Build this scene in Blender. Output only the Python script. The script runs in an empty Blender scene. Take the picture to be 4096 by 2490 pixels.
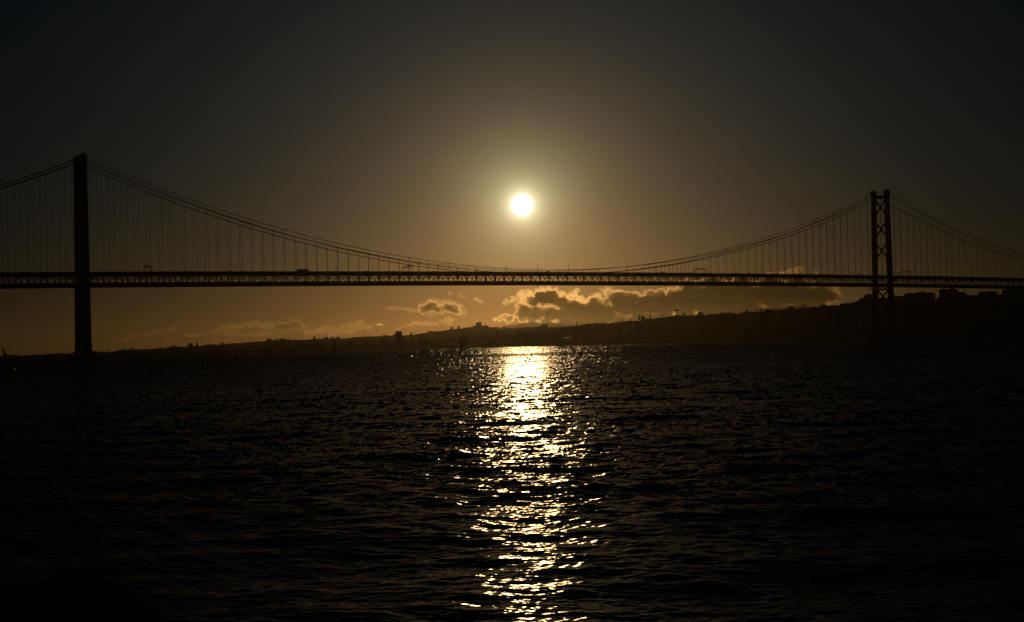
import bpy, math, random
import numpy as np
from mathutils import Matrix, Vector

random.seed(7)
rng = np.random.default_rng(7)
R = math.radians
S = bpy.context.scene
C = S.collection

# ------------------------------------------------------------------ camera
FPX, PITCH, ROLL, CAMH = 6037.26, 0.02227, 0.02353, 5.507      # focal length in photo pixels (4096 wide)
cam = bpy.data.objects.new('camera', bpy.data.cameras.new('camera'))
C.objects.link(cam)
S.camera = cam
cam.location = (0, 0, CAMH)
cam.rotation_euler = (Matrix.Rotation(math.pi / 2 + PITCH, 3, 'X') @ Matrix.Rotation(-ROLL, 3, 'Z')).to_euler()
cam.data.sensor_width = 36
cam.data.lens = 36 * FPX / 4096
cam.data.clip_start = 0.5
cam.data.clip_end = 120000

# ------------------------------------------------------------------ light
SUN_ELEV, SUN_AZ = R(5.283), R(0.475)
SUN_DIR = Vector((math.cos(SUN_ELEV) * math.sin(SUN_AZ), math.cos(SUN_ELEV) * math.cos(SUN_AZ), math.sin(SUN_ELEV)))
S.view_settings.view_transform = 'Standard'
S.view_settings.look = 'None'
S.view_settings.exposure = -3.0
S.view_settings.gamma = 1
sun = bpy.data.objects.new('sun_light', bpy.data.lights.new('sun_light', 'SUN'))
C.objects.link(sun)
sun.data.energy = 2.4
sun.data.angle = R(0.53)
sun.data.color = (1.0, 0.63, 0.27)
sun.rotation_euler = (-SUN_DIR).to_track_quat('-Z', 'Y').to_euler()
sun.location = (0, 0, 300)

world = bpy.data.worlds.new('World')
S.world = world
world.use_nodes = True
nt = world.node_tree
L = nt.links.new


def nn(tree, t, **kw):
    n = tree.nodes.new(t)
    for k, v in kw.items():
        setattr(n, k, v)
    return n


def mth(tree, op, a, b=None, c=None):
    n = tree.nodes.new('ShaderNodeMath')
    n.operation = op
    for i, v in enumerate((a, b, c)):
        if v is None:
            continue
        if isinstance(v, (int, float)):
            n.inputs[i].default_value = v
        else:
            tree.links.new(v, n.inputs[i])
    return n.outputs[0]


def vmul(tree, a, b, op='MULTIPLY'):
    n = tree.nodes.new('ShaderNodeVectorMath')
    n.operation = op
    for i, v in enumerate((a, b)):
        if isinstance(v, (tuple, list)):
            n.inputs[i].default_value = v
        elif isinstance(v, (int, float)):
            n.inputs[i].default_value = (v, v, v)
        else:
            tree.links.new(v, n.inputs[i])
    return n.outputs[0]


sky = nn(nt, 'ShaderNodeTexSky', sky_type='NISHITA', sun_disc=False)
sky.sun_elevation = SUN_ELEV
sky.sun_rotation = SUN_AZ
sky.dust_density = 1.0
tc = nn(nt, 'ShaderNodeTexCoord')
dirn = vmul(nt, tc.outputs['Generated'], 0, 'NORMALIZE')
dot = nn(nt, 'ShaderNodeVectorMath', operation='DOT_PRODUCT')
L(dirn, dot.inputs[0])
dot.inputs[1].default_value = SUN_DIR
theta = mth(nt, 'MULTIPLY', mth(nt, 'ARCCOSINE', mth(nt, 'MINIMUM', dot.outputs['Value'], 0.9999999)), 57.29578)
sep = nn(nt, 'ShaderNodeSeparateXYZ')
L(dirn, sep.inputs[0])
elev = mth(nt, 'MULTIPLY', mth(nt, 'ARCSINE', mth(nt, 'MAXIMUM', sep.outputs['Z'], 0.0)), 57.29578)


def expd(x, a):
    return mth(nt, 'EXPONENT', mth(nt, 'DIVIDE', x, -a))


def col(s, c):
    return vmul(nt, s, c)


# how strongly the hazy evening air scatters light forward, as a gain on the sky model
g = vmul(nt, col(expd(theta, 2.5), (.38, .285, .06)), col(expd(theta, 6.0), (.004, .03, .22)), 'ADD')
g = vmul(nt, g, col(expd(theta, 14.0), (.088, .132, .17)), 'ADD')
g = vmul(nt, g, col(expd(mth(nt, 'ADD', mth(nt, 'DIVIDE', elev, 4.0), mth(nt, 'DIVIDE', theta, 12.0)), 1.0), (.205, .055, .002)), 'ADD')
g = vmul(nt, g, (.001, .017, .046), 'ADD')
skyc = vmul(nt, sky.outputs[0], g)
aure = vmul(nt, col(expd(theta, 1.0), (40, 44, 24)), col(expd(theta, .25), (240, 220, 165)), 'ADD')   # aureole hugging the sun (divided by the 0.1 strength)
disc = mth(nt, 'MULTIPLY', mth(nt, 'SMOOTH_MIN', 1.0, mth(nt, 'MAXIMUM', mth(nt, 'MULTIPLY', mth(nt, 'SUBTRACT', 0.42, theta), 4.0), 0.0), 0.02), 1.0)
tot = vmul(nt, vmul(nt, skyc, aure, 'ADD'), col(disc, (900, 850, 700)), 'ADD')
bg = nt.nodes['Background']
L(tot, bg.inputs[0])
bg.inputs[1].default_value = 0.1

S.render.engine = 'CYCLES'
cy = S.cycles
cy.max_bounces = 8
cy.diffuse_bounces = 2
cy.glossy_bounces = 2
cy.transmission_bounces = 4
cy.volume_bounces = 4
cy.transparent_max_bounces = 24
cy.sample_clamp_direct = 42
cy.sample_clamp_indirect = 8
cy.use_denoising = True

# ------------------------------------------------------------------ helpers


def ray(x, y):
    X, Y = x - 2048, -(y - 1245)
    cr, sr = math.cos(ROLL), math.sin(ROLL)
    a, b = X * cr + Y * sr, -X * sr + Y * cr
    c, s = math.cos(PITCH), math.sin(PITCH)
    return Vector((a / FPX, c - b / FPX * s, s + b / FPX * c))


def at(x, y, D):
    """The real place, D metres ahead, of a thing measured at photo pixel (x, y)."""
    r = ray(x, y)
    return Vector((0, 0, CAMH)) + r * (D / r.y)


def onwater(x, y):
    r = ray(x, y)
    return Vector((0, 0, CAMH)) + r * (-CAMH / r.z)


def mat(name, color, rough=0.6, metal=0.0, noise=None, bump=0.0, spec=0.5):
    m = bpy.data.materials.new(name)
    m.use_nodes = True
    t = m.node_tree
    p = t.nodes['Principled BSDF']
    p.inputs['Roughness'].default_value = rough
    p.inputs['Metallic'].default_value = metal
    p.inputs['Specular IOR Level'].default_value = spec
    if noise:
        sc, amt = noise
        n = nn(t, 'ShaderNodeTexNoise')
        n.inputs['Scale'].default_value = sc
        n.inputs['Detail'].default_value = 5
        co = nn(t, 'ShaderNodeTexCoord')
        t.links.new(co.outputs['Object'], n.inputs['Vector'])
        rp = nn(t, 'ShaderNodeValToRGB')
        rp.color_ramp.elements[0].position = .3
        rp.color_ramp.elements[1].position = .7
        rp.color_ramp.elements[0].color = [c * (1 - amt) for c in color] + [1]
        rp.color_ramp.elements[1].color = [min(1, c * (1 + amt)) for c in color] + [1]
        t.links.new(n.outputs['Fac'], rp.inputs[0])
        t.links.new(rp.outputs[0], p.inputs['Base Color'])
        if bump:
            b = nn(t, 'ShaderNodeBump')
            b.inputs['Strength'].default_value = bump
            t.links.new(n.outputs['Fac'], b.inputs['Height'])
            t.links.new(b.outputs[0], p.inputs['Normal'])
    else:
        p.inputs['Base Color'].default_value = list(color) + [1]
    return m


def facade(name, color, wx, wz):
    """Plastered wall with a regular grid of darker window openings."""
    m = mat(name, color, .8, spec=.05)
    t = m.node_tree
    p = t.nodes['Principled BSDF']
    co = nn(t, 'ShaderNodeTexCoord')
    sp = nn(t, 'ShaderNodeSeparateXYZ')
    t.links.new(co.outputs['Object'], sp.inputs[0])
    hx = mth(t, 'ADD', sp.outputs['X'], sp.outputs['Y'])
    fx = mth(t, 'FRACT', mth(t, 'DIVIDE', hx, wx))
    fz = mth(t, 'FRACT', mth(t, 'DIVIDE', sp.outputs['Z'], wz))
    ix = mth(t, 'LESS_THAN', mth(t, 'ABSOLUTE', mth(t, 'SUBTRACT', fx, .5)), .22)
    iz = mth(t, 'LESS_THAN', mth(t, 'ABSOLUTE', mth(t, 'SUBTRACT', fz, .5)), .24)
    mk = mth(t, 'MULTIPLY', ix, iz)
    mx = nn(t, 'ShaderNodeMix', data_type='RGBA')
    t.links.new(mk, mx.inputs[0])
    mx.inputs[6].default_value = list(color) + [1]
    mx.inputs[7].default_value = (.03, .035, .04, 1)
    t.links.new(mx.outputs[2], p.inputs['Base Color'])
    return m


def volmat(name, density, color, g_):
    m = bpy.data.materials.new(name)
    m.use_nodes = True
    t = m.node_tree
    t.nodes.remove(t.nodes['Principled BSDF'])
    v = nn(t, 'ShaderNodeVolumePrincipled')
    v.inputs['Density'].default_value = density
    v.inputs['Density Attribute'].default_value = ''
    v.inputs['Color'].default_value = list(color) + [1]
    v.inputs['Anisotropy'].default_value = g_
    t.links.new(v.outputs[0], t.nodes['Material Output'].inputs['Volume'])
    return m


M = dict(
    steel=mat('painted_bridge_steel', (.17, .05, .035), .7, noise=(.15, .25), spec=.15),
    steel_light=mat('galvanised_steel', (.32, .33, .34), .45, .6),
    concrete=mat('weathered_concrete', (.33, .31, .28), .85, noise=(.12, .2), bump=.3),
    asphalt=mat('asphalt', (.05, .05, .052), .9, noise=(.4, .2)),
    wire=mat('cable_steel', (.16, .06, .045), .5),
    hill=mat('hillside_scrub', (.06, .065, .035), .95, noise=(.03, .45), spec=0.0),
    leaf=mat('foliage', (.055, .075, .03), .9, noise=(.8, .4), spec=.05),
    leafdark=mat('conifer_foliage', (.04, .055, .03), .9, noise=(.8, .4), spec=.05),
    bark=mat('bark', (.12, .085, .06), .9, noise=(3, .3)),
    wall_a=facade('cream_facade', (.42, .38, .31), 3.2, 3.0),
    wall_b=facade('ochre_facade', (.36, .25, .15), 3.6, 3.1),
    wall_c=facade('grey_facade', (.3, .3, .3), 4.0, 3.2),
    stone=mat('pale_limestone', (.4, .36, .3), .8, noise=(.3, .15), spec=.05),
    tile=mat('terracotta_roof_tiles', (.3, .11, .06), .85, noise=(1.2, .25), spec=.05),
    flatroof=mat('roofing_felt', (.12, .115, .11), .85, noise=(.5, .2), spec=.05),
    metalroof=mat('sheet_metal_roof', (.45, .46, .47), .32, .9),
    white=mat('white_gelcoat', (.7, .7, .68), .55, spec=.2),
    navy=mat('dark_blue_gelcoat', (.03, .04, .07), .7, spec=.15),
    sail=mat('white_sailcloth', (.72, .71, .68), .75),
    sailcover=mat('canvas_sail_cover', (.05, .06, .09), .85),
    alu=mat('anodised_aluminium', (.3, .3, .3), .6, .5),
    chrome=mat('glint_ball_steel', (.75, .75, .75), .12, 1.0),
    rubber=mat('rubber', (.02, .02, .02), .8),
    glass=mat('tinted_glass', (.02, .025, .03), .08),
    sign=mat('road_sign_panel', (.05, .12, .3), .5),
    red=mat('red_car_paint', (.3, .03, .03), .25),
    grey=mat('grey_car_paint', (.18, .19, .2), .25),
    whitepaint=mat('white_vehicle_paint', (.7, .7, .7), .3),
    rock=mat('dark_shore_rock', (.03, .028, .026), 1.0, noise=(1.5, .4), spec=0.0),
    crane=mat('crane_paint', (.5, .35, .05), .5),
)


class MB:
    def __init__(s):
        s.v, s.f, s.mi = [], [], []

    def add(s, vs, fs, mi=0):
        b = len(s.v)
        s.v += [tuple(v) for v in vs]
        s.f += [tuple(i + b for i in f) for f in fs]
        s.mi += [mi] * len(fs)

    def hexa(s, lo, hi, mi=0):
        """lo, hi: four corners each, same winding (counter-clockwise from above)."""
        s.add(list(lo) + list(hi), [(3, 2, 1, 0), (4, 5, 6, 7)] + [(i, (i + 1) % 4, (i + 1) % 4 + 4, i + 4) for i in range(4)], mi)

    def box(s, c, d, rz=0.0, mi=0):
        x, y, z = (k / 2 for k in d)
        q = Matrix.Rotation(rz, 3, 'Z')
        f = lambda zz: [Vector(c) + q @ Vector((a, b, zz)) for a, b in ((-x, -y), (x, -y), (x, y), (-x, y))]
        s.hexa(f(-z), f(z), mi)

    def bar(s, p, q, w, h=None, up=(0, 0, 1), mi=0):
        p, q = Vector(p), Vector(q)
        d = (q - p).normalized()
        u = Vector(up)
        if abs(d.dot(u)) > .98:
            u = Vector((0, 1, 0)) if abs(d.y) < .9 else Vector((1, 0, 0))
        a = d.cross(u).normalized() * (w / 2)
        b = a.cross(d).normalized() * ((h or w) / 2)
        lo = [p - a - b, p + a - b, p + a + b, p - a + b]
        s.hexa([v for v in lo], [v + (q - p) for v in lo], mi)

    def tube(s, pts, r, n=8, mi=0, cap=True):
        pts = [Vector(p) for p in pts]
        rr = r if isinstance(r, (list, tuple)) else [r] * len(pts)
        b = len(s.v)
        for i, p in enumerate(pts):
            d = (pts[min(i + 1, len(pts) - 1)] - pts[max(i - 1, 0)]).normalized()
            u = Vector((0, 0, 1)) if abs(d.z) < .95 else Vector((1, 0, 0))
            a = d.cross(u).normalized()
            c = a.cross(d).normalized()
            for k in range(n):
                t = 2 * math.pi * k / n
                s.v.append(tuple(p + (a * math.cos(t) + c * math.sin(t)) * rr[i]))
        for i in range(len(pts) - 1):
            for k in range(n):
                s.f.append((b + i * n + k, b + i * n + (k + 1) % n, b + (i + 1) * n + (k + 1) % n, b + (i + 1) * n + k))
                s.mi.append(mi)
        if cap:
            s.f.append(tuple(b + k for k in range(n))[::-1])
            e = b + (len(pts) - 1) * n
            s.f.append(tuple(e + k for k in range(n)))
            s.mi += [mi, mi]

    def ball(s, c, r, sq=(1, 1, 1), nu=10, nv=6, mi=0):
        b = len(s.v)
        for j in range(nv + 1):
            ph = math.pi * j / nv
            for i in range(nu):
                th = 2 * math.pi * i / nu
                s.v.append((c[0] + r * sq[0] * math.sin(ph) * math.cos(th), c[1] + r * sq[1] * math.sin(ph) * math.sin(th), c[2] + r * sq[2] * math.cos(ph)))
        for j in range(nv):
            for i in range(nu):
                s.f.append((b + j * nu + i, b + (j + 1) * nu + i, b + (j + 1) * nu + (i + 1) % nu, b + j * nu + (i + 1) % nu))
                s.mi.append(mi)

    def prism(s, prof, y0, y1, mi=0):
        """prof: (x, z) outline counter-clockwise seen from -y, extruded from y0 to y1."""
        n = len(prof)
        s.add([(x, y0, z) for x, z in prof] + [(x, y1, z) for x, z in prof],
              [tuple(range(n)), tuple(range(2 * n - 1, n - 1, -1))] + [(i, i + n, (i + 1) % n + n, (i + 1) % n) for i in range(n)], mi)

    def build(s, name, mats, parent=None, smooth=False, link=True):
        me = bpy.data.meshes.new(name)
        me.from_pydata(s.v, [], s.f)
        mats = mats if isinstance(mats, (list, tuple)) else [mats]
        for m in mats:
            me.materials.append(m)
        if len(mats) > 1:
            me.polygons.foreach_set('material_index', s.mi)
        if smooth:
            me.polygons.foreach_set('use_smooth', [True] * len(me.polygons))
        me.update()
        o = bpy.data.objects.new(name, me)
        C.objects.link(o)
        if parent is not None:
            o.parent = parent
        return o


def tag(o, label=None, cat=None, group=None, kind=None):
    for k, v in (('label', label), ('category', cat), ('group', group), ('kind', kind)):
        if v:
            o[k] = v
    return o


def empty(name, loc, rz=0.0):
    o = bpy.data.objects.new(name, None)
    o.empty_display_size = 1
    o.location = loc
    o.rotation_euler = (0, 0, rz)
    C.objects.link(o)
    return o


def copy_tree(o, parent=None):
    c = o.copy()
    C.objects.link(c)
    if parent is not None:
        c.parent = parent
    for ch in [k for k in C.objects if k.parent == o]:
        copy_tree(ch, c)
    return c


def copy_thing(o, kids):
    c = o.copy()
    C.objects.link(c)
    for ch, gk in kids:
        d = ch.copy()
        C.objects.link(d)
        d.parent = c
        for g2 in gk:
            e = g2.copy()
            C.objects.link(e)
            e.parent = d
    return c


def kids_of(o):
    return [(ch, list(ch.children)) for ch in o.children]


# ------------------------------------------------------------------ water
NW = 84
lam = np.exp(np.linspace(math.log(.15), math.log(12), NW))
lam *= np.exp(rng.normal(0, .03, NW))
wdir = rng.normal(0, .75, NW) + .1
kx, ky = np.sin(wdir) * 2 * np.pi / lam, np.cos(wdir) * 2 * np.pi / lam
wph = rng.uniform(0, 2 * np.pi, NW)
WSL = .15 * math.sqrt(2 / NW) * np.where(lam > 2.5, .62, 1.0) * np.where(lam < .6, 1.15, 1.0)


def value_noise(x, y, seed=0):
    r2 = np.random.default_rng(seed).uniform(-1, 1, (64, 64))
    xi, yi = np.floor(x).astype(int), np.floor(y).astype(int)
    fx, fy = x - xi, y - yi
    fx, fy = fx * fx * (3 - 2 * fx), fy * fy * (3 - 2 * fy)
    q = lambda a, b: r2[(xi + a) % 64, (yi + b) % 64]
    return (q(0, 0) * (1 - fx) + q(1, 0) * fx) * (1 - fy) + (q(0, 1) * (1 - fx) + q(1, 1) * fx) * fy


def make_water():
    px = 1 / 1509.0                                            # finest facet worth building, as an angle
    dl = np.arange(.34, .0013, -.42 * px)
    rr = np.concatenate([CAMH / dl, np.geomspace(CAMH / dl[-1] * 1.1, 60000, 40)])
    fine = np.arange(-.395, .396, 0.62 * px)
    side = np.linspace(.42, 1.45, 60)
    az = np.concatenate([-side[::-1], fine, side])
    A, Rr = np.meshgrid(az, rr)
    X, Y = Rr * np.sin(A), Rr * np.cos(A)
    X, Y = X.ravel(), Y.ravel()
    rad = Rr.ravel()
    step = np.gradient(rr)[:, None].repeat(len(az), 1).ravel()
    # gusts: patches and streaks where the chop is stronger or weaker
    gust = 1 + .25 * value_noise(X / 500, Y / (25 + rad * .12), 3) + .30 * value_noise(X / 90, Y / 160 + 7, 1) + .22 * value_noise(X / 23, Y / 38, 2)
    rough = np.interp(np.log(rad), np.log([15, 45, 120, 350, 900, 2500]), [.66, 1.12, 1.9, 3.0, 4.2, 4.6]) * gust
    # a calm slick across the middle distance and the churned wake of a passing boat far out
    slick = np.clip(.55 + .9 * value_noise(X / 26 + 3, Y / 60, 4), 0, 1)
    slick = np.maximum(slick, np.exp(-(X / 12) ** 2))
    rough *= 1 - .5 * slick * np.exp(-((Y - 131 - .06 * X) / 8) ** 2) - .3 * slick * np.exp(-((Y - 196 + .1 * X) / 9) ** 2)
    rough *= 1 + 1.2 * np.exp(-((Y - 890 - .25 * X) / 45) ** 2)
    sx, sy, z = np.zeros_like(X), np.zeros_like(X), np.zeros_like(X)
    warps = [value_noise(X / w_, Y / w_, 10 + j) for j, w_ in enumerate((2, 5, 12, 30, 80, 150))]
    for i in range(NW):
        p = kx[i] * X + ky[i] * Y + wph[i] + .9 * warps[int(np.argmin(np.abs(np.log(np.array((2, 5, 12, 30, 80, 150)) / (lam[i] * 9)))))]
        c = np.cos(p) * WSL[i]
        sx += c * math.sin(wdir[i])
        sy += c * math.cos(wdir[i])
        z += np.sin(p) * WSL[i] * lam[i] / (2 * math.pi) * np.clip(lam[i] / (step * 2) - 1, 0, 1)
    chop = np.interp(np.log(rad), np.log([15, 60, 300, 1500]), [.10, .135, .26, .38])
    sx *= rough
    sy *= rough
    z *= np.minimum(rough, 1.1) * np.clip(1.6 - rad / 600, 0, 1)
    n = np.stack([-sx, -sy, np.ones_like(sx)], 1)
    n /= np.linalg.norm(n, axis=1)[:, None]
    co = np.stack([X, Y, z], 1).astype(np.float32)
    nr, nc = len(rr), len(az)
    idx = np.arange(nr * nc).reshape(nr, nc)
    q = np.stack([idx[:-1, :-1], idx[:-1, 1:], idx[1:, 1:], idx[1:, :-1]], -1).reshape(-1, 4)
    me = bpy.data.meshes.new('water')
    me.vertices.add(len(co))
    me.vertices.foreach_set('co', co.ravel())
    me.loops.add(q.size)
    me.loops.foreach_set('vertex_index', q.ravel().astype(np.int32))
    me.polygons.add(len(q))
    me.polygons.foreach_set('loop_start', np.arange(0, q.size, 4, dtype=np.int32))
    me.polygons.foreach_set('loop_total', np.full(len(q), 4, dtype=np.int32))
    me.polygons.foreach_set('use_smooth', np.ones(len(q), dtype=bool))
    at_ = me.attributes.new('wave_normal', 'FLOAT_VECTOR', 'POINT')
    at_.data.foreach_set('vector', n.astype(np.float32).ravel())
    a2 = me.attributes.new('fine_chop', 'FLOAT', 'POINT')
    a2.data.foreach_set('value', chop.astype(np.float32))
    me.update()
    m = bpy.data.materials.new('river_water')
    m.use_nodes = True
    t = m.node_tree
    t.nodes.remove(t.nodes['Principled BSDF'])
    a = nn(t, 'ShaderNodeAttribute', attribute_name='wave_normal')
    gl = nn(t, 'ShaderNodeBsdfGlossy', distribution='BECKMANN')
    ch = nn(t, 'ShaderNodeAttribute', attribute_name='fine_chop')
    t.links.new(ch.outputs['Fac'], gl.inputs['Roughness'])
    gl.inputs['Color'].default_value = (.37, .37, .38, 1)
    df = nn(t, 'ShaderNodeBsdfDiffuse')
    df.inputs['Color'].default_value = (.012, .02, .022, 1)
    fr = nn(t, 'ShaderNodeFresnel')
    fr.inputs['IOR'].default_value = 1.33
    mx = nn(t, 'ShaderNodeMixShader')
    t.links.new(a.outputs['Vector'], gl.inputs['Normal'])
    t.links.new(a.outputs['Vector'], fr.inputs['Normal'])
    t.links.new(fr.outputs[0], mx.inputs[0])
    t.links.new(df.outputs[0], mx.inputs[1])
    t.links.new(gl.outputs[0], mx.inputs[2])
    t.links.new(mx.outputs[0], t.nodes['Material Output'].inputs['Surface'])
    me.materials.append(m)
    o = bpy.data.objects.new('water', me)
    C.objects.link(o)
    tag(o, kind='structure')


make_water()

# ------------------------------------------------------------------ terrain
SHX = [-700, 0, 430, 800, 1300, 1500, 2052, 2300, 2900, 3400, 3700, 4096, 4900]
SHD = [2500, 2550, 2750, 3250, 3250, 3650, 3750, 3250, 2850, 2330, 2250, 2400, 2700]


def shore(x):
    return float(np.interp(x, SHX, SHD))


def terrain(name, prof, dist, shore_fn, x0, x1, step, amp, seed, mname='hill'):
    """Hillside from a shore line up to a ridge of measured height, then down behind it."""
    xs = np.arange(x0, x1 + 1, step)
    pxs, pys = [p[0] for p in prof], [p[1] for p in prof]
    ts = [-.02, 0.0, .001, .04, .1, .18, .26, .34, .42, .5, .58, .66, .74, .8, .86, .91, .95, .98, 1.0, 1.02, 1.06, 1.15, 1.4, 1.9]
    vs = []
    r2 = np.random.default_rng(seed)
    j1 = r2.normal(0, 1, len(xs))
    j2 = np.convolve(r2.normal(0, 1, len(xs)), np.ones(7) / 7 ** .5, 'same')
    gi, gk = np.meshgrid(np.arange(len(xs)), np.arange(len(ts)), indexing='ij')
    nz = value_noise(gi / 9.0, gk / 2.0, seed + 50) + .5 * value_noise(gi / 3.0, gk / 1.3, seed + 60)
    for i, x in enumerate(xs):
        Dr, Ds = dist(x), shore_fn(x)
        zr = at(x, float(np.interp(x, pxs, pys)), Dr).z + amp * (.35 * j1[i] + .5 * j2[i])
        rd = ray(x, 1383 + (2048 - x) * .0235)
        rx = rd.x / rd.y
        for k, t in enumerate(ts):
            D = Ds + (Dr - Ds) * t
            if t < 0:
                z = -4
            elif t < .001:
                z = -.6
            elif t < .01:
                z = 2.0
            elif t <= 1:
                z = 2.2 + (zr - 2.2) * t ** 1.25 + (amp * 1.6 * nz[i, k] if t < .97 and t > .05 else 0)
            else:
                z = zr - (zr + 5) * ((t - 1) / .9) ** .8
            vs.append((rx * D, D, z))
    n = len(ts)
    fs = [(i * n + k, (i + 1) * n + k, (i + 1) * n + k + 1, i * n + k + 1) for i in range(len(xs) - 1) for k in range(n - 1)]
    mb = MB()
    mb.add(vs, fs)
    o = mb.build(name, M[mname])
    tag(o, kind='structure')
    return o


FAR = [(-700, 1428), (0, 1424), (110, 1421), (230, 1416), (300, 1414), (375, 1408), (455, 1407), (480, 1402), (545, 1399), (600, 1396),
       (640, 1392), (690, 1387), (740, 1389), (800, 1382), (852, 1376), (871, 1379), (914, 1378), (956, 1374), (995, 1369), (1027, 1367),
       (1076, 1365), (1116, 1364), (1154, 1360), (1206, 1361), (1254, 1358), (1297, 1355), (1352, 1355), (1400, 1352), (1465, 1347),
       (1530, 1345), (1579, 1342), (1617, 1342), (1653, 1339), (1695, 1334), (1727, 1328), (1776, 1323), (1812, 1317), (1857, 1313),
       (1890, 1311), (1920, 1306), (1961, 1310), (2006, 1315), (2049, 1314), (2117, 1310), (2170, 1309), (2231, 1307), (2300, 1304), (2400, 1300), (2700, 1296), (3000, 1300)]
NEAR = [(780, 1417), (830, 1404), (900, 1401), (1090, 1397), (1120, 1392), (1300, 1388), (1385, 1384), (1400, 1376), (1440, 1379), (1500, 1374), (1575, 1372),
        (1620, 1367), (1695, 1360), (1776, 1356), (1825, 1355), (1890, 1346), (1955, 1341), (2052, 1335), (2149, 1323), (2231, 1312), (2300, 1305),
        (2330, 1299), (2427, 1294), (2476, 1289), (2525, 1284), (2557, 1282), (2590, 1275), (2638, 1270), (2687, 1266), (2752, 1262),
        (2817, 1261), (2849, 1256), (2880, 1254), (2947, 1257), (2956, 1259), (2981, 1252), (3000, 1248), (3046, 1244), (3095, 1241), (3202, 1236),
        (3215, 1230), (3306, 1226), (3325, 1220), (3355, 1223), (3370, 1214), (3426, 1209), (3450, 1200), (3490, 1192), (3582, 1190), (3624, 1206),
        (3740, 1206), (3765, 1200), (3860, 1196), (3900, 1186), (4000, 1180), (4096, 1172), (4300, 1160), (4900, 1150)]


def far_d(x):
    return float(np.interp(x, [-700, 300, 900, 2000, 3000], [4300, 4900, 5800, 8000, 7400]))


def near_d(x):
    return float(np.interp(x, [780, 1300, 1700, 2300, 2900, 3450, 4096, 4900], [3450, 3560, 4150, 4400, 3700, 2900, 2800, 3100]))


def sintra_d(x):
    return 25000.0


terrain('hill', FAR, far_d, lambda x: shore(x) if x < 770 else shore(x) + 420, -700, 3000, 5, 2.0, 1)
terrain('hill', NEAR, near_d, shore, 780, 4900, 5, 1.6, 2)
terrain('mountain', [(1880, 1330), (1990, 1312), (2030, 1303), (2090, 1295), (2135, 1290), (2165, 1293), (2210, 1291), (2260, 1296), (2350, 1310), (2450, 1330)],
        sintra_d, lambda x: 21500.0, 1880, 2450, 10, 6.0, 3)


def ridge_z(prof, dist, x):
    return at(x, float(np.interp(x, [p[0] for p in prof], [p[1] for p in prof])), dist(x)).z


# ------------------------------------------------------------------ bridge
P1, P2 = Vector((-398.16, 1399.56)), Vector((471.93, 1917.60))
T2 = (P2 - P1).normalized()
N2 = Vector((T2.y, -T2.x))                                      # towards the side facing the camera
SPAN = (P2 - P1).length
BR = math.atan2(T2.y, T2.x)
bridge = empty('suspension_bridge', (P1.x, P1.y, 0), BR)
tag(bridge, 'long steel suspension bridge with two tall towers crossing the whole river', 'bridge')
# inside the bridge: x runs along the deck, -y is the side facing the camera, z is up
PAN = SPAN / 88.0
S0, S1 = -22, 130                                               # panel points from the left bank side to the right


def ztop(s):                                                    # top of the parapet
    return 84.4 - 2.2 * ((s - SPAN / 2) / (SPAN / 2)) ** 2 if abs(s - SPAN / 2) < 760 else 84.4 - 2.2 * 2.25 - .0125 * (abs(s - SPAN / 2) - 760)


def zbot(s):
    return ztop(s) - 14.3


def zcab(s, up):
    zt, zm = (188.4, 86.2) if up else (185.2, 81.6)
    if s < 0 or s > SPAN:
        u = -s if s < 0 else s - SPAN
        return zt - .42 * u + .00046 * u * u
    return zm + (zt - zm) * ((s - SPAN / 2) / (SPAN / 2)) ** 2


TR, CB = 10.5, 12.0                                              # truss planes and cable planes, half-widths
pts = [(k, k * PAN) for k in range(S0, S1 + 1)]
mb = MB()
for (k, s), (_, e) in zip(pts[:-1], pts[1:]):
    a, b = ztop(s) - 1.15, ztop(e) - 1.15
    q = lambda x, zz, h: [(x, -11.2, zz - h), (x, 11.2, zz - h), (x, 11.2, zz), (x, -11.2, zz)]
    mb.hexa(q(s, a, .5)[::-1], q(e, b, .5)[::-1])
deck = mb.build('deck', M['asphalt'], bridge)
for sd in (-1, 1):
    mb = MB()
    for (k, s), (_, e) in zip(pts[:-1], pts[1:]):
        mb.bar((s, sd * 11.3, ztop(s) - .12), (e, sd * 11.3, ztop(e) - .12), .12, .12)
        mb.bar((s, sd * 11.3, ztop(s) - .80), (e, sd * 11.3, ztop(e) - .80), .14, .70)
        for j in range(4):
            f = j / 4
            x, z = s + (e - s) * f, ztop(s) + (ztop(e) - ztop(s)) * f
            mb.box((x, sd * 11.3, z - .45), (.16, .16, .9 if j else 1.5))
    mb.build('railing', M['steel'], deck)
for sd in (-1, 1):
    web, up, lo = MB(), MB(), MB()
    for i, ((k, s), (_, e)) in enumerate(zip(pts[:-1], pts[1:])):
        zt0, zt1, zb0, zb1 = ztop(s) - 3.0, ztop(e) - 3.0, zbot(s) + .7, zbot(e) + .7
        up.bar((s, sd * TR, zt0 + .2), (e, sd * TR, zt1 + .2), .8, 2.4)
        lo.bar((s, sd * TR, zb0 + .55), (e, sd * TR, zb1 + .55), .8, 2.5)
        web.bar((s, sd * TR, zb0), (s, sd * TR, zt0), .62, .62)
        if (k % 2 == 0):
            web.bar((s, sd * TR, zb0 + .6), (e, sd * TR, zt1 - .4), .6, .6)
        else:
            web.bar((s, sd * TR, zt0 - .4), (e, sd * TR, zb1 + .6), .6, .6)
        web.bar((s, sd * TR, zt0), (s - 2.3, sd * TR * .8, zb0), .4, .4)
        web.bar((s, sd * TR, zt0), (s + 2.3, sd * TR * .8, zb0), .4, .4)
    tw = web.build('side_truss', M['steel'], bridge)
    up.build('upper_chord', M['steel'], tw)
    lo.build('lower_chord', M['steel'], tw)
mb, fr = MB(), MB()
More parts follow.
